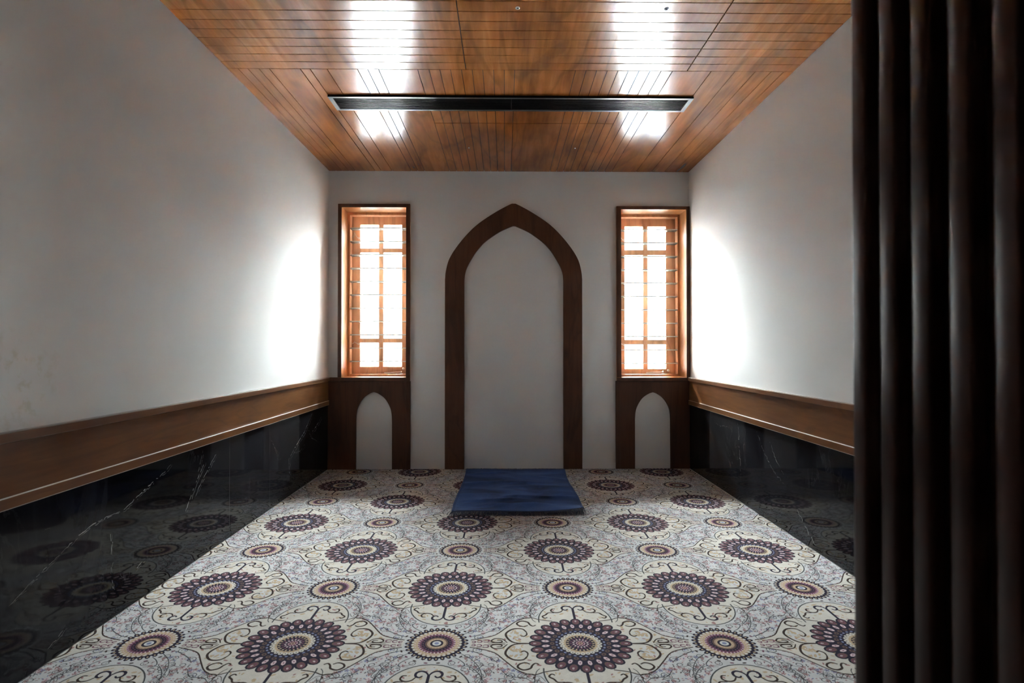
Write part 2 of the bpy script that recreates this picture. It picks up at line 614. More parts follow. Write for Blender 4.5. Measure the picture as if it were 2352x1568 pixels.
# ------------------------------------------------------------------ windows
def make_window(w):
    root = empty("window_%d" % w['n'], kind="structure")
    root.location = ((w['ix0'] + w['ix1']) / 2, D, w['iz0'])
    inv = Matrix.Translation(-root.location)

    def part(name, mb_, mat, parent=None, smooth=False):
        o = mb_.build(name, mat, parent or root, smooth)
        if parent is None:
            o.matrix_parent_inverse = inv
        return o
    YB = 5.725
    b = MB(); b.box(w['ox0'], w['ix0'], F, YB, OZ0 + 0.001, w['oz1'], 0.0015); part("jamb", b, M_win)
    b = MB(); b.box(w['ix1'], w['ox1'], F, YB, OZ0 + 0.001, w['oz1'], 0.0015); part("jamb", b, M_win)
    b = MB(); b.box(w['ix0'], w['ix1'], F, YB, w['iz1'], w['oz1'], 0.0015); part("head", b, M_winh)
    b = MB(); b.box(w['ix0'], w['ix1'], F, YB, OZ0 + 0.001, w['iz0'], 0.0015); part("sill", b, M_winh)
    for (xa, xb, za_, zb_) in ((w['ox0'], w['ix0'], OZ0 + 0.036, w['oz1']), (w['ix1'], w['ox1'], OZ0 + 0.001, w['oz1']), (w['ix0'], w['ix1'], w['iz1'], w['oz1'])):
        b = MB(); b.box(xa, xb, F - 0.007, F - 0.0002, za_, zb_, 0.001); part("architrave", b, M_trim)
    b = MB(); b.box(w['ox0'], w['ix1'] - 0.0003, F - 0.007, F - 0.0002, OZ0 + 0.001, w['iz0'] - 0.0008, 0.001); part("architrave", b, M_trim)
    # louvre frame with a beaded edge
    t, y0, y1 = 0.028, YB, 5.808
    x0, x1, z0, z1 = w['ix0'] - 0.004, w['ix1'] + 0.004, w['iz0'] - 0.004, w['iz1'] + 0.004
    b = MB()
    b.box(x0, x0 + t, y0, y1, z0, z1, 0.004)
    b.box(x1 - t, x1, y0, y1, z0, z1, 0.004)
    b.box(x0 + t - 0.002, x1 - t + 0.002, y0, y1, z1 - t - 0.003, z1, 0.004)
    b.box(x0 + t - 0.002, x1 - t + 0.002, y0, y1, z0, z0 + t - 0.002, 0.004)
    lf = part("louvre_frame", b, M_lat)
    b = MB()
    r = 0.008
    bx0, bx1, bz0, bz1 = x0 + t * 0.72, x1 - t * 0.72, z0 + t * 0.72, z1 - t * 0.75
    loop = []
    for (cx_, cz_, a0) in ((bx0 + r, bz0 + r, 180), (bx1 - r, bz0 + r, 270), (bx1 - r, bz1 - r, 0), (bx0 + r, bz1 - r, 90)):
        for k in range(5):
            a = math.radians(a0 + 22.5 * k)
            loop.append((cx_ + r * math.cos(a), y0 + 0.0005, cz_ + r * math.sin(a)))
    loop.append(loop[0])
    b.tube(loop, 0.0021, 6, cap=False)
    part("bead", b, M_win, lf)
    # outer casement of six lights
    y0, y1 = 5.818, WOUT - 0.003
    c, rws = w['cols'], w['rows']
    b = MB()
    xs = [w['ix0'] - 0.03, c[0][0], c[0][1], c[1][0], c[1][1], w['ix1'] + 0.03]
    for k in (0, 2, 4):
        b.box(xs[k], xs[k + 1], y0, y1, OZ0 + 0.002, w['oz1'] - 0.002, 0.003)
    zs = [w['oz1'] - 0.002, rws[0][0], rws[0][1], rws[1][0], rws[1][1], rws[2][0], rws[2][1], OZ0 + 0.002]
    for k in (0, 2, 4, 6):
        for q in (0, 1):
            b.box(c[q][0] - 0.003, c[q][1] + 0.003, y0 + 0.001, y1 - 0.001, zs[k + 1], zs[k], 0.003)
    cas = part("casement", b, M_lat)
    for q in (0, 1):
        for (za, zb) in rws:
            b = MB(); b.box(c[q][0] - 0.002, c[q][1] + 0.002, y1 - 0.012, y1 - 0.009, zb - 0.002, za + 0.002)
            part("pane", b, M_pane, cas)
    # glass blades, open level, each in two little end clips
    za, zb = w['bl']
    n = 11
    for k in range(n):
        z = za + (zb - za) * k / (n - 1)
        b = MB(); b.box(x0 + t + 0.003, x1 - t - 0.003, 5.7155, 5.812, z - 0.0046, z + 0.0046)
        bl = part("louvre_blade", b, M_glass)
        b = MB(); b.box(x0 + t + 0.003, x1 - t - 0.003, 5.713, 5.7154, z - 0.0046, z + 0.0046, 0.0008, 1)
        part("ground_edge", b, M_gedge, bl)
        for sx in (-1, 1):
            xa = x0 + t - 0.001 if sx < 0 else x1 - t - 0.017
            b = MB()
            b.box(xa, xa + 0.018, 5.722, 5.806, z - 0.0078, z - 0.0048, 0.0008, 1)
            b.box(xa, xa + 0.018, 5.735, 5.79, z + 0.0048, z + 0.0068, 0.0008, 1)
            part("blade_clip", b, M_alu, bl)
    # hooks, knob and stay bar
    left = w['n'] == 1
    sx = c[0][0] - 0.038
    for zz, drop in ((2.31 if left else 2.295, -0.03), (1.225 if left else 1.215, 0.0)):
        b = MB()
        px = sx
        b.tube([(px - 0.045, 5.812, zz - 0.008), (px - 0.025, 5.803, zz - 0.004), (px - 0.018, 5.803, zz + 0.012 - drop), (px + 0.0, 5.803, zz + 0.002), (px + 0.018, 5.804, zz - 0.008 + drop * 0.3)], 0.0026, 6)
        ring_ = [(px + 0.024 + 0.008 * math.cos(a), 5.806, zz - 0.008 + drop * 0.3 + 0.008 * math.sin(a)) for a in [i * math.pi / 6 for i in range(13)]]
        b.tube(ring_, 0.0024, 6)
        part("hook", b, M_steel, smooth=True)
    kx = w['cols'][1][1] + (0.02 if left else 0.018)
    kz = 0.966 if left else 0.945
    b = MB(); b.lathe([(0, -0.02), (0.008, -0.019), (0.0125, -0.013), (0.0115, -0.007), (0.005, -0.004), (0.005, 0.004), (0, 0.004)], (kx, 5.815, kz), 'y', 16)
    part("knob", b, M_steel, smooth=True)
    ax = -1.225 if left else 1.44
    b = MB()
    b.tube([(ax, 5.795, 0.922), (ax + 0.09, 5.792, 0.927), (ax + 0.168, 5.79, 0.931)], [0.0035, 0.0042, 0.0035], 8)
    b.lathe([(0, -0.006), (0.006, -0.004), (0.0072, 0), (0.006, 0.005), (0, 0.007)], (ax + 0.172, 5.79, 0.934), 'z', 12)
    b.box(ax + 0.158, ax + 0.186, 5.78, 5.80, 0.912, 0.9175, 0.001, 1)
    b.box(ax + 0.169, ax + 0.175, 5.787, 5.793, 0.917, 0.930)
    part("stay_bar", b, M_steel)
    return root


for w in WINS:
    make_window(w)

# ------------------------------------------------------------------ arches
def arch_half(pts, cx_, zs):
    """pts: left half (dx, z) from springing to apex; returns the whole arch from left foot to right foot"""
    L = catmull(pts, 8)
    foot = [(pts[0][0], zs + (pts[0][1] - zs) * k / 4.0) for k in range(4)]
    left = foot + L
    return [(cx_ + p[0], p[1]) for p in left] + [(cx_ - p[0], p[1]) for p in reversed(left[:-1])]


outer = arch_half([(-0.666, 1.84), (-0.657, 1.925), (-0.626, 2.035), (-0.557, 2.150), (-0.455, 2.275), (-0.340, 2.384), (-0.178, 2.493), (-0.035, 2.570), (0, 2.578)], 0.084, 0.003)
inner = arch_half([(-0.4815, 1.83), (-0.4745, 1.893), (-0.4500, 1.968), (-0.3835, 2.084), (-0.335, 2.148), (-0.2715, 2.212), (-0.1455, 2.300), (-0.025, 2.356), (0, 2.362)], 0.0865, 0.003)
mb = MB()
mb.slab_xz(inner, outer, F, D - 0.0005)
tag(mb.build("prayer_niche_arch", M_trim), "tall dark wooden pointed arch trim on the back wall behind the blue rug", "arch")


def niche_panel(x0, x1, cx_, hw, spring, top, apex, stile_left, label):
    root = empty("niche_panel", label, "wall panel", "arched wood panels under the windows")
    root.location = (cx_, D, 0)
    inv = Matrix.Translation(-root.location)
    rel = [(1.0, 0.0), (0.978, 0.06), (0.915, 0.113), (0.745, 0.173), (0.53, 0.219), (0.235, 0.2525), (0.04, 0.265), (0.0, 0.266)]
    k = (apex - spring) / 0.266
    half = catmull([(-r_ * hw, spring + h_ * k) for r_, h_ in rel], 5)
    half = [(-hw, 0.003), (-hw, spring * 0.5)] + half
    inn = [(cx_ + p[0], p[1]) for p in half] + [(cx_ - p[0], p[1]) for p in reversed(half[:-1])]
    px0, px1 = (x0 + 0.042, x1) if stile_left else (x0, x1 - 0.042)
    nh = len(half)
    corner = nh - 12
    oh_l = []
    for i, p in enumerate(half):
        if i <= corner:
            z = 0.003 if i == 0 else (p[1] if i < corner else top)
            oh_l.append((px0, min(z, top)))
        else:
            oh_l.append((px0 + (cx_ - px0) * (i - corner) / (nh - 1 - corner), top))
    oh_r = []
    for i, p in enumerate(half[:-1]):
        if i <= corner:
            z = 0.003 if i == 0 else (p[1] if i < corner else top)
            oh_r.append((px1, min(z, top)))
        else:
            oh_r.append((px1 + (cx_ - px1) * (i - corner) / (nh - 1 - corner), top))
    out_ = oh_l + list(reversed(oh_r))
    b = MB(); b.slab_xz(inn, out_, F + 0.003, D - 0.0005)
    o = b.build("panel_board", M_trim, root); o.matrix_parent_inverse = inv
    b = MB()
    sx0, sx1 = (x0, x0 + 0.041) if stile_left else (x1 - 0.041, x1)
    b.box(sx0, sx1, F, D - 0.0005, 0.003, 0.8545, 0.0012)
    o = b.build("stile", M_trim, root); o.matrix_parent_inverse = inv
    # lighter rail under the sill, closing the panel at the top
    b = MB()
    b.box(px0, px1, F + 0.0005, D - 0.0005, top + 0.0015, 0.8545, 0.001)
    o = b.build("top_rail", M_trim, root); o.matrix_parent_inverse = inv
    return root


niche_panel(XL + 0.004, -0.916, -1.267, 0.175, 0.470, 0.846, 0.748, False, "dark wood panel with a small white pointed arch niche below the left window")
niche_panel(1.078, XR - 0.004, 1.4375, 0.1745, 0.476, 0.846, 0.743, True, "dark wood panel with a small white pointed arch niche below the right window")
# the rail beside the window trim, out to the side walls
mb = MB(); mb.box(XL + 0.004, WINS[0]['ox0'], F, D - 0.0005, 0.8552, 0.890, 0.001)
tag(mb.build("sill_return", M_trim), "short strip of dark wood between the left window and the left wall", "trim")

# ------------------------------------------------------------------ side walls: wooden dado over black marble
def dado(side):
    left = side < 0
    X = XL if left else XR
    s = 1.0 if left else -1.0

    def bx(b, d0, d1, z0, z1, bev=0.001, y1=F - 0.002):
        xa, xb = X + s * d0, X + s * d1
        b.box(min(xa, xb), max(xa, xb), Y0 + 0.002, y1, z0, z1, bev)
    root = empty("dado_panel", "long honey brown wood dado band along the %s wall above black marble" % ("left" if left else "right"), "wall panel", "wood dado bands on the side walls")
    root.location = (X, 2.7, 0.63)
    inv = Matrix.Translation(-root.location)
    for nm, mat, args in (("board", M_dado, (0.0005, 0.012, 0.667, 0.853)), ("cap_rail", M_dado, (0.0005, 0.027, 0.856, 0.888, 0.002)),
                          ("bottom_rail", M_dado, (0.0005, 0.020, 0.6285, 0.6655, 0.001)), ("edge_strip", M_strip, (0.0125, 0.0195, 0.6656, 0.6688, 0.0006)), ("edge_strip", M_strip, (0.0145, 0.0195, 0.6265, 0.6284, 0.0004)), ("ledge_strip", M_ledge, (0.0005, 0.0225, 0.8882, 0.8915, 0.0008))):
        b = MB(); bx(b, *args)
        o = b.build(nm, mat, root); o.matrix_parent_inverse = inv
    return root


dado(-1)
dado(1)

rng = random.Random(7)


def vein(mb_, px_pts, X, s, w0, mi, jit=0.006, seed=0):
    r_ = random.Random(seed)
    P = [on_x(x, y, X) for (x, y) in px_pts]
    pts = []
    for a, b in zip(P[:-1], P[1:]):
        n = max(2, int(math.dist(a, b) / 0.012))
        for k in range(n):
            t = k / n
            pts.append((a[1] + (b[1] - a[1]) * t + r_.gauss(0, jit), a[2] + (b[2] - a[2]) * t + r_.gauss(0, jit)))
    pts.append((P[-1][1], P[-1][2]))
    n = len(pts)
    run = []
    for i, p in enumerate(pts):
        q0, q1 = pts[max(0, i - 1)], pts[min(n - 1, i + 1)]
        dx, dz = q1[0] - q0[0], q1[1] - q0[1]
        L = math.hypot(dx, dz) or 1
        ww = w0 * (0.25 + 0.75 * r_.random() ** 1.5) * (0.35 + 0.65 * math.sin(math.pi * (i + 0.5) / n))
        run.append(((p[0] - dz / L * ww, p[1] + dx / L * ww), (p[0] + dz / L * ww, p[1] - dx / L * ww)))
    for i in range(n - 1):
        if r_.random() < 0.30:
            continue
        a, b = run[i], run[i + 1]
        mb_.add([(X + s * 0.0002, q[0], max(q[1], 0.004)) for q in (a[0], a[1], b[1], b[0])], [[0, 1, 2, 3]], mi)


XML, XMR = XL + 0.002, XR - 0.002
mb = MB()
mb.box(XL + 0.0004, XML, Y0 + 0.002, D - 0.001, 0.002, 0.6275)
for i, (pts, w0) in enumerate([
    ([(392, 1066), (380, 1082), (352, 1106), (330, 1126), (300, 1156), (280, 1173)], 0.0042),
    ([(280, 1173), (262, 1179), (215, 1203), (180, 1230), (135, 1275)], 0.0036),
    ([(135, 1275), (90, 1318), (40, 1372), (20, 1391)], 0.0018),
    ([(254, 1227), (256, 1250), (255, 1273)], 0.003), ([(255, 1288), (254, 1318)], 0.0016), ([(258, 1330), (260, 1352)], 0.002),
    ([(496, 1042), (489, 1056), (479, 1075), (465, 1101), (456, 1122), (449, 1140)], 0.0042),
    ([(470, 1062), (460, 1085), (452, 1103), (443, 1127), (434, 1152), (426, 1174)], 0.0042),
    ([(466, 1035), (460, 1062), (452, 1100)], 0.0016),
    ([(719, 945), (699, 992), (682, 1020), (663, 1055)], 0.0040), ([(663, 1055), (665, 1083), (666, 1108)], 0.0056),
    ([(738, 957), (725, 981), (714, 995)], 0.0048), ([(708, 985), (714, 1005), (728, 1012)], 0.0022),
    ([(700, 1020), (690, 1035), (676, 1040)], 0.0022), ([(620, 1005), (632, 1030), (640, 1060)], 0.002),
    ([(150, 1440), (110, 1490)], 0.0016), ([(330, 1285), (310, 1310)], 0.0016), ([(100, 1215), (112, 1210)], 0.0018)]):
    vein(mb, pts, XML, 1, w0 * 0.5, 1, 0.0015, i)
    vein(mb, [(x + 3, y + 2) for x, y in pts], XML, 1, w0 * 0.22, 1, 0.0028, i + 100)
for xx, ya, yb in ((528, 1003, 1128), (620, 973, 1060)):
    a, b_ = on_x(xx, ya, XML), on_x(xx, yb, XML)
    mb.add([(XML + 0.0001, a[1] - 0.0012, 0.004), (XML + 0.0001, a[1] + 0.0012, 0.004), (XML + 0.0001, a[1] + 0.0012, 0.627), (XML + 0.0001, a[1] - 0.0012, 0.627)], [[0, 1, 2, 3]], 2)
tag(mb.build("marble_panel", [M_marble, M_vein, M_seam]), "glossy black marble wainscot with white veins on the left wall below the dado", "wall cladding", "black marble on the side walls")
mb = MB()
mb.box(XMR, XR - 0.0004, Y0 + 0.002, D - 0.001, 0.002, 0.6275)
for i, (pts, w0) in enumerate([
    ([(1694, 960), (1697, 1000), (1700, 1060), (1702, 1105)], 0.0018), ([(1712, 985), (1708, 1030), (1714, 1070)], 0.001),
    ([(1738, 990), (1752, 1030), (1775, 1080), (1800, 1110)], 0.0014), ([(1764, 1005), (1780, 1050), (1800, 1090)], 0.0014),
    ([(1655, 1008), (1652, 1003)], 0.002), ([(1630, 992), (1634, 996)], 0.002), ([(1640, 970), (1655, 978), (1676, 980)], 0.001),
    ([(1830, 1170), (1850, 1210), (1872, 1250)], 0.0014)]):
    vein(mb, pts, XMR, -1, w0, 1, 0.005, 40 + i)
tag(mb.build("marble_panel", [M_marble, M_vein]), "glossy black marble wainscot with faint grey streaks on the right wall below the dado", "wall cladding", "black marble on the side walls")

# ------------------------------------------------------------------ air grille and ceiling fittings
gr = empty("air_grille", "long narrow black slatted air grille set in the wooden ceiling", "vent")
GX0, GX1, GY0, GY1 = -1.210, 1.297, 3.872, 4.098
gr.location = (0.045, (GY0 + GY1) / 2, H)
ginv = Matrix.Translation(-gr.location)
ZG = H - 0.013
b = MB()
b.box(GX0, GX1, GY0, GY0 + 0.022, ZG, H + 0.001, 0.001, 1)
b.box(GX0, GX1, GY1 - 0.020, GY1, ZG, H + 0.001, 0.001, 1)
b.box(GX0, GX0 + 0.030, GY0 + 0.021, GY1 - 0.019, ZG, H + 0.001, 0.001, 1)
b.box(GX1 - 0.030, GX1, GY0 + 0.021, GY1 - 0.019, ZG, H + 0.001, 0.001, 1)
o = b.build("grille_frame", M_alu, gr); o.matrix_parent_inverse = ginv
b = MB(); b.box(GX0 + 0.004, GX1 - 0.004, GY0 - 0.003, GY0 - 0.0002, ZG - 0.001, H + 0.001)  # black strip stands in for the shade on the frame's near side
o = b.build("painted_shadow_strip", M_black, gr); o.matrix_parent_inverse = ginv
b = MB(); b.box(GX0 + 0.02, GX1 - 0.02, GY0 + 0.02, GY1 - 0.018, H - 0.0022, H - 0.0004)
o = b.build("backing_plate", M_gap, gr); o.matrix_parent_inverse = ginv
ns = 9
for k in range(ns):
    y = GY0 + 0.030 + (GY1 - GY0 - 0.060) * k / (ns - 1)
    b = MB()
    b.box(GX0 + 0.029, GX1 - 0.029, y - 0.0038, y + 0.0038, ZG + 0.002, ZG + 0.0075, 0.0008, 1)
    o = b.build("slat", M_black, gr); o.matrix_parent_inverse = ginv
b = MB(); b.box(0.043, 0.047, GY0 + 0.021, GY1 - 0.019, ZG + 0.0002, H - 0.004)
o = b.build("joint", M_black, gr); o.matrix_parent_inverse = ginv

for (x, y, r_, lab) in ((0.064, 2.864, 0.0115, "small round metal ring fitting in the front ceiling boards left of its twin"),
                        (0.820, 2.862, 0.0115, "small round metal ring fitting in the front ceiling boards right of its twin"),
                        (-0.311, 4.887, 0.006, "tiny metal screw head in the rear ceiling boards, left one"),
                        (0.605, 4.887, 0.006, "tiny metal screw head in the rear ceiling boards, right one")):
    big = r_ > 0.01
    rt = empty("ceiling_ring" if big else "ceiling_screw", lab, "ceiling fitting", "ring fittings in the ceiling" if big else "screws in the ceiling")
    rt.location = (x, y, H)
    b = MB()
    b.lathe([(r_ * 0.62, 0.001), (r_ * 0.60, -0.003), (r_ * 0.8, -0.0045), (r_, -0.003), (r_, 0.001)], (0, 0, 0), 'z', 24)
    b.build("ring", M_steel, rt, True)
    b = MB()
    b.lathe([(0, -0.001), (r_ * 0.6, -0.001), (r_ * 0.6, 0.001), (0, 0.001)], (0, 0, 0), 'z', 20)
    b.build("socket", M_gap, rt)

# ------------------------------------------------------------------ carpet (woven pattern as inlaid faces of one mesh)
class Tile:
    def __init__(self):
        self.polys = []          # (layer, material, Nx2 array)

    def poly(self, pts, mi, layer):
        self.polys.append((layer, mi, np.array(pts, float)))

    def ell(self, c, rx, ry, mi, layer, ang=0.0, n=10):
        t = np.linspace(0, 2 * math.pi, n, endpoint=False)
        x, y = rx * np.cos(t), ry * np.sin(t)
        ca, sa = math.cos(ang), math.sin(ang)
        self.poly(np.stack([c[0] + x * ca - y * sa, c[1] + x * sa + y * ca], 1), mi, layer)

    def ring_of(self, n, r, rr, rt, mi, layer, off=0.0, m=10, c=(0, 0)):
        for k in range(n):
            a = 2 * math.pi * (k + off) / n
            self.ell((c[0] + r * math.cos(a), c[1] + r * math.sin(a)), rr, rt, mi, layer, a, m)

    def stroke(self, pts, w, mi, layer, smooth=4, taper=True):
        w *= 1.32
        P = np.array(catmull(pts, smooth) if smooth else pts, float)
        n = len(P)
        T = np.gradient(P, axis=0)
        T /= np.maximum(np.linalg.norm(T, axis=1, keepdims=True), 1e-9)
        Nn = np.stack([-T[:, 1], T[:, 0]], 1)
        ww = np.full(n, w / 2.0)
        if taper:
            ww *= 0.55 + 0.45 * np.sin(np.linspace(0.15, math.pi - 0.15, n))
        A, B = P + Nn * ww[:, None], P - Nn * ww[:, None]
        for i in range(n - 1):
            self.poly([A[i], A[i + 1], B[i + 1], B[i]], mi, layer)

    def blob(self, c, r, mi, layer, rg):
        self.ell(c, r, r * rg.uniform(0.35, 0.6), mi, layer, rg.uniform(0, math.pi), 6)


HPX, HPY = 0.5735, 0.522


def build_tile():
    T = Tile()
    rg = random.Random(11)
    # --- cream cartouche around the large medallion at (0,0)
    up = [(0.10, 0.185), (0.152, 0.198), (0.198, 0.217), (0.250, 0.190), (0.296, 0.130), (0.342, 0.068), (0.400, 0.040), (0.440, 0.028)]
    upS = catmull(up, 4)
    for sx in (1, -1):
        ogee = [(sx * p[0], p[1]) for p in upS] + [(sx * p[0], -p[1]) for p in reversed(upS)]
        T.poly(ogee, 1, 1)
        for sy in (1, -1):
            T.stroke([(sx * p[0], sy * p[1]) for p in up], 0.0042, 10, 3, 4, False)
    for sy in (1, -1):
        arc = [(0.158 * math.cos(a), sy * (0.195 + 0.176 * math.sin(a))) for a in np.linspace(-0.12, math.pi + 0.12, 25)]
        T.poly(arc + [(0, 0.12 * sy)], 1, 2)
        T.stroke(arc, 0.0042, 7, 4, 0, False)
        # double-volute "anchor" scrolls
        T.stroke([(0, sy * 0.205), (0, sy * 0.26), (0, sy * 0.303)], 0.0085, 2, 4, 3, False)
        for sx in (1, -1):
            q = lambda L: [(sx * a, sy * b) for a, b in L]
            T.stroke(q([(0, 0.300), (0.012, 0.320), (0.030, 0.328), (0.046, 0.318), (0.047, 0.298), (0.033, 0.288), (0.022, 0.298)]), 0.0078, 2, 4)
            T.stroke(q([(0.045, 0.290), (0.058, 0.270), (0.080, 0.264), (0.098, 0.277), (0.094, 0.298), (0.078, 0.300)]), 0.0062, 10, 4)
            T.stroke(q([(0.086, 0.262), (0.112, 0.262), (0.124, 0.244), (0.140, 0.228), (0.130, 0.212), (0.118, 0.220)]), 0.0062, 10, 4)
            for _ in range(30):
                x, y = rg.uniform(0.01, 0.15), rg.uniform(0.20, 0.365)
                if (x / 0.15) ** 2 + ((y - 0.195) / 0.165) ** 2 < 1:
                    T.blob((sx * x, sy * y), rg.uniform(0.006, 0.013), rg.choice((5, 5, 0, 8)), 3, rg)
            # ogee scrolls
            T.stroke(q([(0.214, 0.092), (0.232, 0.118), (0.270, 0.116), (0.298, 0.080), (0.290, 0.038), (0.262, 0.006), (0.205, 0.001)]), 0.0072, 10, 4)
            T.stroke(q([(0.214, 0.092), (0.213, 0.070), (0.226, 0.056), (0.240, 0.064)]), 0.0055, 10, 4)
            T.stroke(q([(0.172, 0.150), (0.186, 0.142), (0.198, 0.156), (0.206, 0.176), (0.232, 0.186), (0.252, 0.168), (0.246, 0.148), (0.224, 0.138), (0.206, 0.148)]), 0.0068, 10, 4)
            T.stroke(q([(0.292, 0.006), (0.312, 0.034), (0.342, 0.038), (0.357, 0.018), (0.338, 0.008), (0.314, 0.012), (0.318, 0.024), (0.334, 0.025)]), 0.0055, 10, 4)
            T.stroke(q([(0.300, 0.005), (0.33, 0.0055), (0.37, 0.006)]), 0.004, 10, 4, 3)
            for cx_, rr in ((0.378, 0.0125), (0.404, 0.0105), (0.427, 0.008)):
                T.stroke([(sx * (cx_ + rr * math.cos(a)), sy * (0.020 - (cx_ - 0.378) * 0.16 + rr * 0.8 * math.sin(a))) for a in np.linspace(0.4, 5.8, 8)], 0.0045, 4, 4, 0)
            for _ in range(34):
                x, y = rg.uniform(0.17, 0.42), rg.uniform(0.01, 0.2)
                if y < max(0.03, 0.215 - max(0, (x - 0.2)) * 1.15):
                    T.blob((sx * x, sy * y), rg.uniform(0.006, 0.012), rg.choice((5, 5, 8)), 3, rg)
            T.ell((sx * 0.256, sy * 0.062), 0.030, 0.044, 0, 2, 0, 14)
            for _ in range(16):
                x, y = rg.uniform(0.228, 0.282), rg.uniform(0.02, 0.105)
                T.blob((sx * x, sy * y), rg.uniform(0.007, 0.014), 5, 3, rg)
    # --- large medallion
    T.ell((0, 0), 0.178, 0.178, 2, 5, 0, 40)
    T.ring_of(24, 0.176, 0.032, 0.0245, 2, 5, 0, 12)
    T.ring_of(24, 0.178, 0.0228, 0.0155, 3, 6, 0, 12)
    T.ring_of(24, 0.180, 0.0185, 0.0122, 4, 7, 0, 9)
    T.ring_of(24, 0.181, 0.0120, 0.0075, 3, 8, 0, 8)
    T.ring_of(24, 0.183, 0.0070, 0.0042, 6, 9, 0, 6)
    T.ring_of(24, 0.181, 0.0030, 0.0018, 4, 10, 0, 5)
    T.ring_of(24, 0.141, 0.0165, 0.0088, 6, 6, 0.5, 6)
    T.ring_of(24, 0.141, 0.0050, 0.0030, 4, 7, 0.5, 6)
    T.ring_of(24, 0.113, 0.0092, 0.0105, 3, 6, 0.0, 9)
    T.ring_of(24, 0.113, 0.0042, 0.0048, 2, 7, 0.0, 6)
    T.ring_of(28, 0.0955, 0.0048, 0.0062, 9, 6, 0.5, 7)
    T.ell((0, 0), 0.078, 0.078, 5, 6, 0, 36)
    T.ring_of(24, 0.076, 0.0105, 0.0095, 1, 7, 0, 8)
    T.ring_of(24, 0.0765, 0.0030, 0.0028, 10, 8, 0, 6)
    T.ell((0, 0), 0.0585, 0.0585, 2, 8, 0, 32)
    T.ring_of(22, 0.0515, 0.0062, 0.0036, 5, 9, 0, 6)
    T.ring_of(16, 0.0385, 0.0062, 0.0042, 4, 9, 0, 6)
    T.ring_of(14, 0.0285, 0.0050, 0.0040, 6, 9, 0.5, 6)
    T.ell((0, 0), 0.0205, 0.0205, 4, 10, 0, 20)
    T.ring_of(10, 0.0165, 0.0032, 0.0030, 6, 11, 0, 6)
    T.ell((0, 0), 0.009, 0.009, 5, 11, 0, 12)
    T.ell((0, 0), 0.005, 0.005, 4, 12, 0, 10)
    # --- small medallion
    c = (HPX, 0.0)
    T.ell(c, 0.112, 0.112, 2, 5, 0, 36)
    T.ring_of(30, 0.113, 0.0150, 0.0098, 2, 5, 0, 7, c)
    T.ring_of(30, 0.1135, 0.0052, 0.0036, 5, 6, 0, 6, c)
    T.ell(c, 0.097, 0.097, 5, 6, 0, 36)
    T.ring_of(30, 0.0955, 0.0055, 0.0022, 3, 8, 0.0, 6, c)
    T.ring_of(30, 0.0955, 0.0060, 0.0070, 1, 7, 0.5, 6, c)
    T.ring_of(34, 0.0855, 0.0032, 0.0036, 6, 7, 0, 6, c)
    T.ell(c, 0.0745, 0.0745, 4, 8, 0, 32)
    T.ring_of(32, 0.0715, 0.0060, 0.0030, 6, 9, 0, 6, c)
    T.ell(c, 0.060, 0.060, 2, 9, 0, 30)
    T.ring_of(24, 0.0535, 0.0040, 0.0032, 4, 10, 0, 6, c)
    T.ell(c, 0.0455, 0.0455, 3, 10, 0, 28)
    T.ell(c, 0.0385, 0.0385, 5, 11, 0, 26)
    T.ring_of(18, 0.0350, 0.0028, 0.0030, 8, 12, 0, 6, c)
    T.ell(c, 0.0265, 0.0265, 2, 12, 0, 22)
    T.ell(c, 0.0175, 0.0175, 0, 13, 0, 18)
    T.ell(c, 0.0090, 0.0090, 9, 14, 0, 14)
    # little leaves round the small medallion
    for k in range(8):
        a = math.pi / 2 + (k - 3.5) * 0.33 if k < 8 else 0
        for sy in (1, -1):
            T.ell((c[0] + 0.142 * math.cos(a), sy * 0.142 * math.sin(a)), 0.009, 0.0045, 10 if k % 2 else 4, 3, sy * (a + math.pi / 2), 6)
    # --- field scrollwork; the four quarters round the medallions
    Q = []
    Q.append(([(0.470, 0.075), (0.425, 0.118), (0.392, 0.180), (0.380, 0.250), (0.388, 0.320), (0.402, 0.345)], 0.0025, 7, 0, False))
    Q.append(([(0.498, 0.098), (0.470, 0.120), (0.450, 0.150), (0.462, 0.172)], 0.003, 7, 0, True))
    Q.append(([(0.330, 0.135), (0.362, 0.100), (0.420, 0.062), (0.455, 0.052)], 0.003, 7, 0, True))
    Q.append(([(0.200, 0.262), (0.232, 0.234), (0.282, 0.228), (0.318, 0.180)], 0.003, 7, 0, True))
    Q.append(([(0.178, 0.245), (0.190, 0.285), (0.168, 0.330), (0.130, 0.372)], 0.003, 7, 0, True))

    def infield(x, y):
        x, y = abs(x), abs(y)
        for (lx, ly, sxm, sym) in ((0, 0, 0.57, 0), (HPX, HPY, 0, 0)):
            u, v = abs(x - lx), abs(y - ly)
            if u < 0.17 and v > 0.15 and (u / 0.172) ** 2 + ((v - 0.195) / 0.19) ** 2 < 1:
                return False
            if u < 0.2 and v < 0.225:
                return False
            if 0.2 <= u < 0.455 and v < max(0.235 - max(0, (u - 0.2)) * 1.15, 0.043):
                return False
        for (qx, qy) in ((HPX, 0), (0, HPY)):
            if math.hypot(x - qx, y - qy) < 0.155:
                return False
        return True
    spirals, tries = [], 0
    while len(spirals) < 19 and tries < 4000:
        tries += 1
        x, y = rg.uniform(0.02, HPX - 0.02), rg.uniform(0.02, HPY - 0.02)
        if not infield(x, y):
            continue
        if all(math.hypot(x - a[0], y - a[1]) > 0.042 for a in spirals):
            spirals.append((x, y))
    blobs, tries = [], 0
    while len(blobs) < 130 and tries < 9000:
        tries += 1
        x, y = rg.uniform(0.0, HPX), rg.uniform(0.0, HPY)
        if infield(x, y) and all(math.hypot(x - a[0], y - a[1]) > 0.0125 for a in blobs):
            blobs.append((x, y))
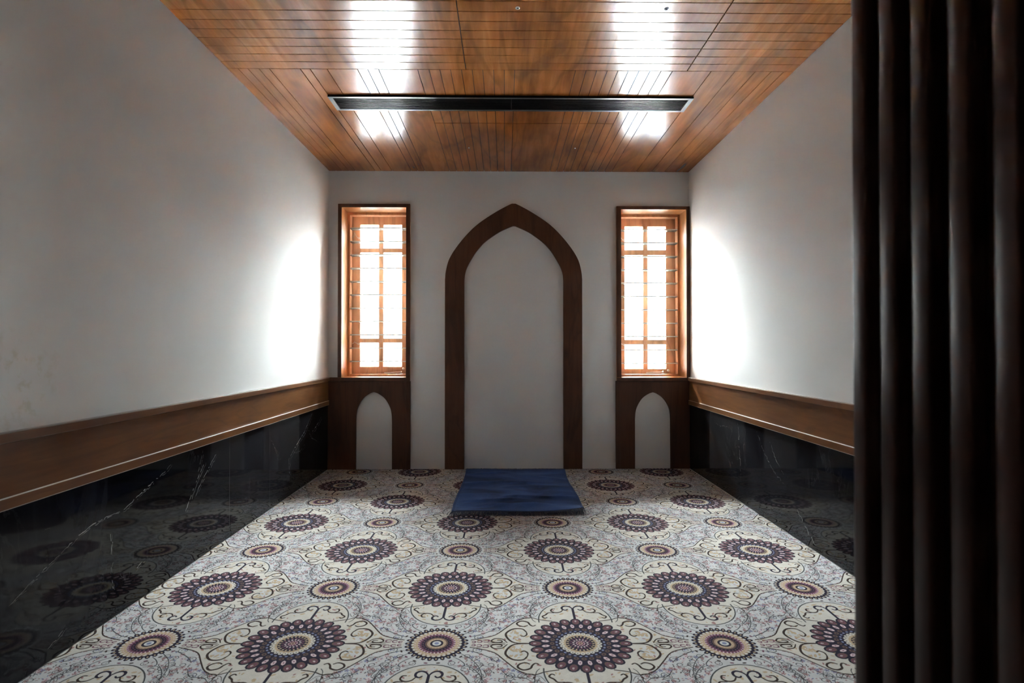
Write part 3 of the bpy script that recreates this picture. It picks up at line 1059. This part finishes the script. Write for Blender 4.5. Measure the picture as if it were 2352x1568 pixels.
    for qx in (1, -1):
        for qy in (1, -1):
            for (L, w_, mi, _, tp) in Q:
                T.stroke([(qx * a, qy * b) for a, b in L], w_, mi, 2, 4, tp)
    r2 = random.Random(5)
    base_sp = []
    for (x, y) in spirals:
        a0, d, r0 = r2.uniform(0, 6.28), r2.choice((1, -1)), r2.uniform(0.013, 0.022)
        turns = r2.uniform(1.1, 1.5)
        pts = []
        for t in np.linspace(0, 1, 9):
            a = a0 + d * t * turns * 2 * math.pi
            r = r0 * (1.15 - 0.8 * t)
            pts.append((x + r * math.cos(a), y + r * 0.9 * math.sin(a)))
        tail = (x + r0 * 2.1 * math.cos(a0 - d * 0.7), y + r0 * 2.0 * math.sin(a0 - d * 0.7))
        base_sp.append(([tail] + pts, r2.choice((7, 7, 7, 10))))
    base_bl = []
    for (x, y) in blobs:
        if r2.random() < 0.22:
            k_ = r2.choice((8, 8, 6, 9))
            for q_ in range(5):
                an_ = q_ * 1.2566 + x * 50
                base_bl.append((x + 0.0062 * math.cos(an_), y + 0.0062 * math.sin(an_), 0.0046, 0.0030, an_, k_))
            base_bl.append((x, y, 0.0025, 0.0025, 0, 4))
            continue
        base_bl.append((x, y, r2.uniform(0.0038, 0.0072), r2.uniform(0.0018, 0.0030), r2.uniform(0, 3.14), r2.choice((8, 8, 8, 4, 7, 9, 10))))
    for qx in (1, -1):
        for qy in (1, -1):
            for L, mi in base_sp:
                T.stroke([(qx * a, qy * b) for a, b in L], 0.0023, mi, 2, 2)
            for (x, y, ra, rb, an, mi) in base_bl:
                T.ell((qx * x, qy * y), ra, rb, mi, 1, qx * qy * an, 6)
    return T


def make_carpet():
    T = build_tile()
    CX0, CX1, CY0, CY1 = XL + 0.003, XR - 0.005, Y0 + 0.003, D - 0.002
    V, Fc, MI = [], [], []
    # backing with thickness
    V += [(CX0, CY0, 0), (CX1, CY0, 0), (CX1, CY1, 0), (CX0, CY1, 0), (CX0, CY0, -0.011), (CX1, CY0, -0.011), (CX1, CY1, -0.011), (CX0, CY1, -0.011)]
    Fc += [[0, 1, 2, 3], [7, 6, 5, 4], [0, 4, 5, 1], [1, 5, 6, 2], [2, 6, 7, 3], [3, 7, 4, 0]]
    MI += [0] * 6
    ROT = -0.0115
    ca, sa = math.cos(ROT), math.sin(ROT)
    ox, oy = -0.266, 2.807          # a large medallion sits here
    # tile: large at 0,0 and small at HPX,0; neighbours at (HPX, HPY) hold the next pair
    for i in range(-4, 5):
        for j in range(-7, 8):
            if (i + j) % 2:
                continue
            tx, ty = i * HPX, j * HPY
            for kp, (layer, mi, P) in enumerate(T.polys):
                x, y = P[:, 0] + tx, P[:, 1] + ty
                X = ox + x * ca - y * sa
                Y = oy + x * sa + y * ca
                if X.max() < CX0 or X.min() > CX1 or Y.max() < CY0 or Y.min() > CY1 or Y.max() < 0.6:
                    continue
                X = np.clip(X, CX0, CX1)
                Y = np.clip(Y, CY0, CY1)
                o = len(V)
                z = 0.00009 * layer + 0.0000021 * ((kp * 7 + (i * 3 + j) % 5) % 41)
                V.extend(zip(X.tolist(), Y.tolist(), [z] * len(X)))
                idx = list(range(o, o + len(X)))
                a2 = float(np.dot(X, np.roll(Y, -1)) - np.dot(Y, np.roll(X, -1)))
                if abs(a2) < 1e-9:
                    del V[o:]
                    continue
                Fc.append(idx if a2 > 0 else idx[::-1])
                MI.append(mi)
    me = bpy.data.meshes.new("carpet")
    me.from_pydata(V, [], Fc)
    for m in YARN:
        me.materials.append(m)
    me.polygons.foreach_set("material_index", MI)
    me.update()
    o = bpy.data.objects.new("carpet", me)
    COL.objects.link(o)
    tag(o, "cream wall-to-wall carpet with purple and brown round medallions and scrolls", "carpet")


make_carpet()

# ------------------------------------------------------------------ blue prayer rug
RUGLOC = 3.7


def rug_mat(name, col, col2):
    m, nt, b = new_mat(name)
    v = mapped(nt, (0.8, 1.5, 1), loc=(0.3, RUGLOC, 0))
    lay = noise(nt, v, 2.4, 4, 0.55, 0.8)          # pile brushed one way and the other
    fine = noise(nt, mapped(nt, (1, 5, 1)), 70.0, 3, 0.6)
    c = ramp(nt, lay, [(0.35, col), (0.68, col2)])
    t = ramp(nt, fine, [(0.3, (0.8, 0.8, 0.8)), (0.7, (1.15, 1.15, 1.15))])
    nt.links.new(mix(nt, 1.0, c, t, 'MULTIPLY'), b.inputs["Base Color"])
    b.inputs["Roughness"].default_value = 0.8
    b.inputs["Specular IOR Level"].default_value = 0.2
    b.inputs["Sheen Weight"].default_value = 0.4
    b.inputs["Sheen Roughness"].default_value = 0.4
    b.inputs["Sheen Tint"].default_value = (0.10, 0.17, 0.42, 1)
    bump(nt, b, fine, 0.25, 0.003)
    return m


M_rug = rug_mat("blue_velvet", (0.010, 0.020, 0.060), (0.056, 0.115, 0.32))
M_rugb = rug_mat("blue_binding", (0.030, 0.060, 0.150), (0.045, 0.085, 0.20))
M_fr = plain("navy_fringe", (0.020, 0.026, 0.066), 0.85, gscale=300)
RC = [(-0.372, 5.487), (0.574, 5.480), (0.562, 4.104), (-0.380, 4.075)]     # back-left, back-right, front-right, front-left


def rug_xy(u, v):
    """u 0..1 left to right, v 0..1 front to back"""
    f0, f1, b0, b1 = RC[3], RC[2], RC[0], RC[1]
    x = (1 - v) * ((1 - u) * f0[0] + u * f1[0]) + v * ((1 - u) * b0[0] + u * b1[0])
    y = (1 - v) * ((1 - u) * f0[1] + u * f1[1]) + v * ((1 - u) * b0[1] + u * b1[1])
    x += 0.012 * math.sin(v * 6.0 + 0.5) * (u - 0.5) * 2 * (0.6 if u < 0.5 else 1.0)
    y += 0.010 * math.sin(u * 5.2 + 0.8) * (1 - v)
    return x, y


def rug_z(u, v):
    z = 0.010
    def ridge(c, amp, wid, u0, u1, slope=0.0, wig=0.02):
        vv = c + slope * (u - 0.5) + wig * math.sin(u * 7 + c * 20)
        e = max(0.0, min(1.0, (u - u0) / 0.15)) * max(0.0, min(1.0, (u1 - u) / 0.15))
        return 1.6 * amp * math.exp(-((v - vv) / (wid * 0.6)) ** 2) * e
    z += ridge(0.10, 0.017, 0.040, 0.18, 0.78, -0.05)
    z += ridge(0.20, 0.008, 0.030, 0.0, 0.6, -0.03)
    z += ridge(0.27, 0.009, 0.026, 0.35, 1.0, 0.02)
    z += ridge(0.60, 0.010, 0.055, 0.0, 0.75, 0.06)
    z += ridge(0.50, 0.005, 0.040, 0.3, 1.0, 0.0)
    z += ridge(0.86, 0.006, 0.030, 0.0, 0.5, -0.05)
    z += ridge(0.80, 0.006, 0.050, 0.5, 1.0, -0.22)
    z += 0.002 * math.sin(u * 9 + v * 13) + 0.0015 * math.sin(u * 4 - v * 31) + 0.001 * math.sin(v * 57 + u * 6)
    # front right corner lifts a little
    z += 0.022 * max(0, 1 - v / 0.12) ** 2 * max(0.0, (u - 0.70) / 0.3) ** 1.5
    return max(z, 0.006)


rug = empty("prayer_rug", "dark blue fringed prayer rug lying on the carpet before the tall arch", "rug")
rug.location = (0.1, 4.79, 0)
rinv = Matrix.Translation(-rug.location)
NU, NV = 70, 130
b = MB()
vs = []
for j in range(NV + 1):
    for i in range(NU + 1):
        u, v = i / NU, j / NV
        x, y = rug_xy(u, v)
        vs.append((x, y, rug_z(u, v)))
top_n = len(vs)
edge = [j * (NU + 1) for j in range(NV + 1)]
fs = [[j * (NU + 1) + i, j * (NU + 1) + i + 1, (j + 1) * (NU + 1) + i + 1, (j + 1) * (NU + 1) + i] for j in range(NV) for i in range(NU)]
loop = [i for i in range(NU + 1)] + [j * (NU + 1) + NU for j in range(1, NV + 1)] + [NV * (NU + 1) + i for i in range(NU - 1, -1, -1)] + [j * (NU + 1) for j in range(NV - 1, 0, -1)]
low = []
for i in loop:
    low.append(len(vs))
    p = vs[i]
    vs.append((p[0], p[1], max(0.0016, p[2] - 0.007)))
for k in range(len(loop)):
    k2 = (k + 1) % len(loop)
    fs.append([loop[k], low[k], low[k2], loop[k2]])
b.add(vs, fs)
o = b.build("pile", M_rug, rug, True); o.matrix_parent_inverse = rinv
for u in (0.004, 0.985):
    b = MB()
    for du in (0.0, 0.011):
        pts = []
        for j in range(0, NV + 1, 2):
            v = j / NV
            x, y = rug_xy(u + du, v)
            pts.append((x, y, rug_z(u + du, v) + 0.0005))
        b.tube(pts, 0.0028, 6)
    o = b.build("binding", M_rugb, rug, True); o.matrix_parent_inverse = rinv
for front in (True, False):
    b = MB()
    rf = random.Random(3 if front else 4)
    n = 800 if front else 380
    for k in range(n):
        u = (k + rf.random()) / n
        v = 0.0 if front else 1.0
        x, y = rug_xy(u, v)
        z = rug_z(u, v) - 0.002
        L = rf.uniform(0.075, 0.112) if front else rf.uniform(0.016, 0.03)
        dx = rf.gauss(0, 0.011)
        s = -1 if front else 1
        yend = y + s * L
        if not front:
            yend = min(yend, F - 0.006)
        zt = rf.uniform(0.0035, 0.009) if front else rf.uniform(0.006, 0.016)
        b.tube([(x, y, z), (x + dx * 0.4, y + (yend - y) * 0.4, max(0.004, (z * 0.6 + zt * 0.4) + 0.004 * rf.random())), (x + dx, yend, zt)], [0.0015, 0.0012, 0.0007], 3, cap=False)
    o = b.build("fringe", M_fr, rug, True); o.matrix_parent_inverse = rinv
    o["kind"] = "stuff"

# ------------------------------------------------------------------ open ribbed door leaf at the right, and the post at the left
door = empty("door_1", kind="structure")
door.location = (0.522, Y0 + 0.02, 0)
dinv = Matrix.Translation(-door.location)
DX = 0.500
DTOP = 2.32
b = MB(); b.box(DX + 0.022, DX + 0.060, Y0 + 0.02, 0.812, 0.012, DTOP, 0.003)
o = b.build("door_leaf", M_door, door); o.matrix_parent_inverse = dinv
k = 0
yf = 0.814
while yf > Y0 + 0.06:
    b = MB(); b.box(DX, DX + 0.0225, yf - 0.0315, yf, 0.014, DTOP - 0.002, 0.0045, 2)
    o = b.build("rib", M_door, door, True); o.matrix_parent_inverse = dinv
    yf -= 0.0593

post = empty("floor_post", "dark grey round-topped post cut off at the lower left edge", "post")
post.location = (-1.018, 0.905, 0)
b = MB(); b.lathe([(0, 0.674), (0.012, 0.673), (0.024, 0.666), (0.030, 0.652), (0.031, 0.63), (0.031, 0.03), (0.031, 0.002), (0, 0.002)], (0, 0, 0), 'z', 28)
b.build("shaft", M_post, post, True)
b = MB(); b.lathe([(0, 0.0135), (0.07, 0.0125), (0.085, 0.008), (0.088, 0.002), (0, 0.002)], (0, 0, 0), 'z', 32)
b.build("base", M_post, post, True)
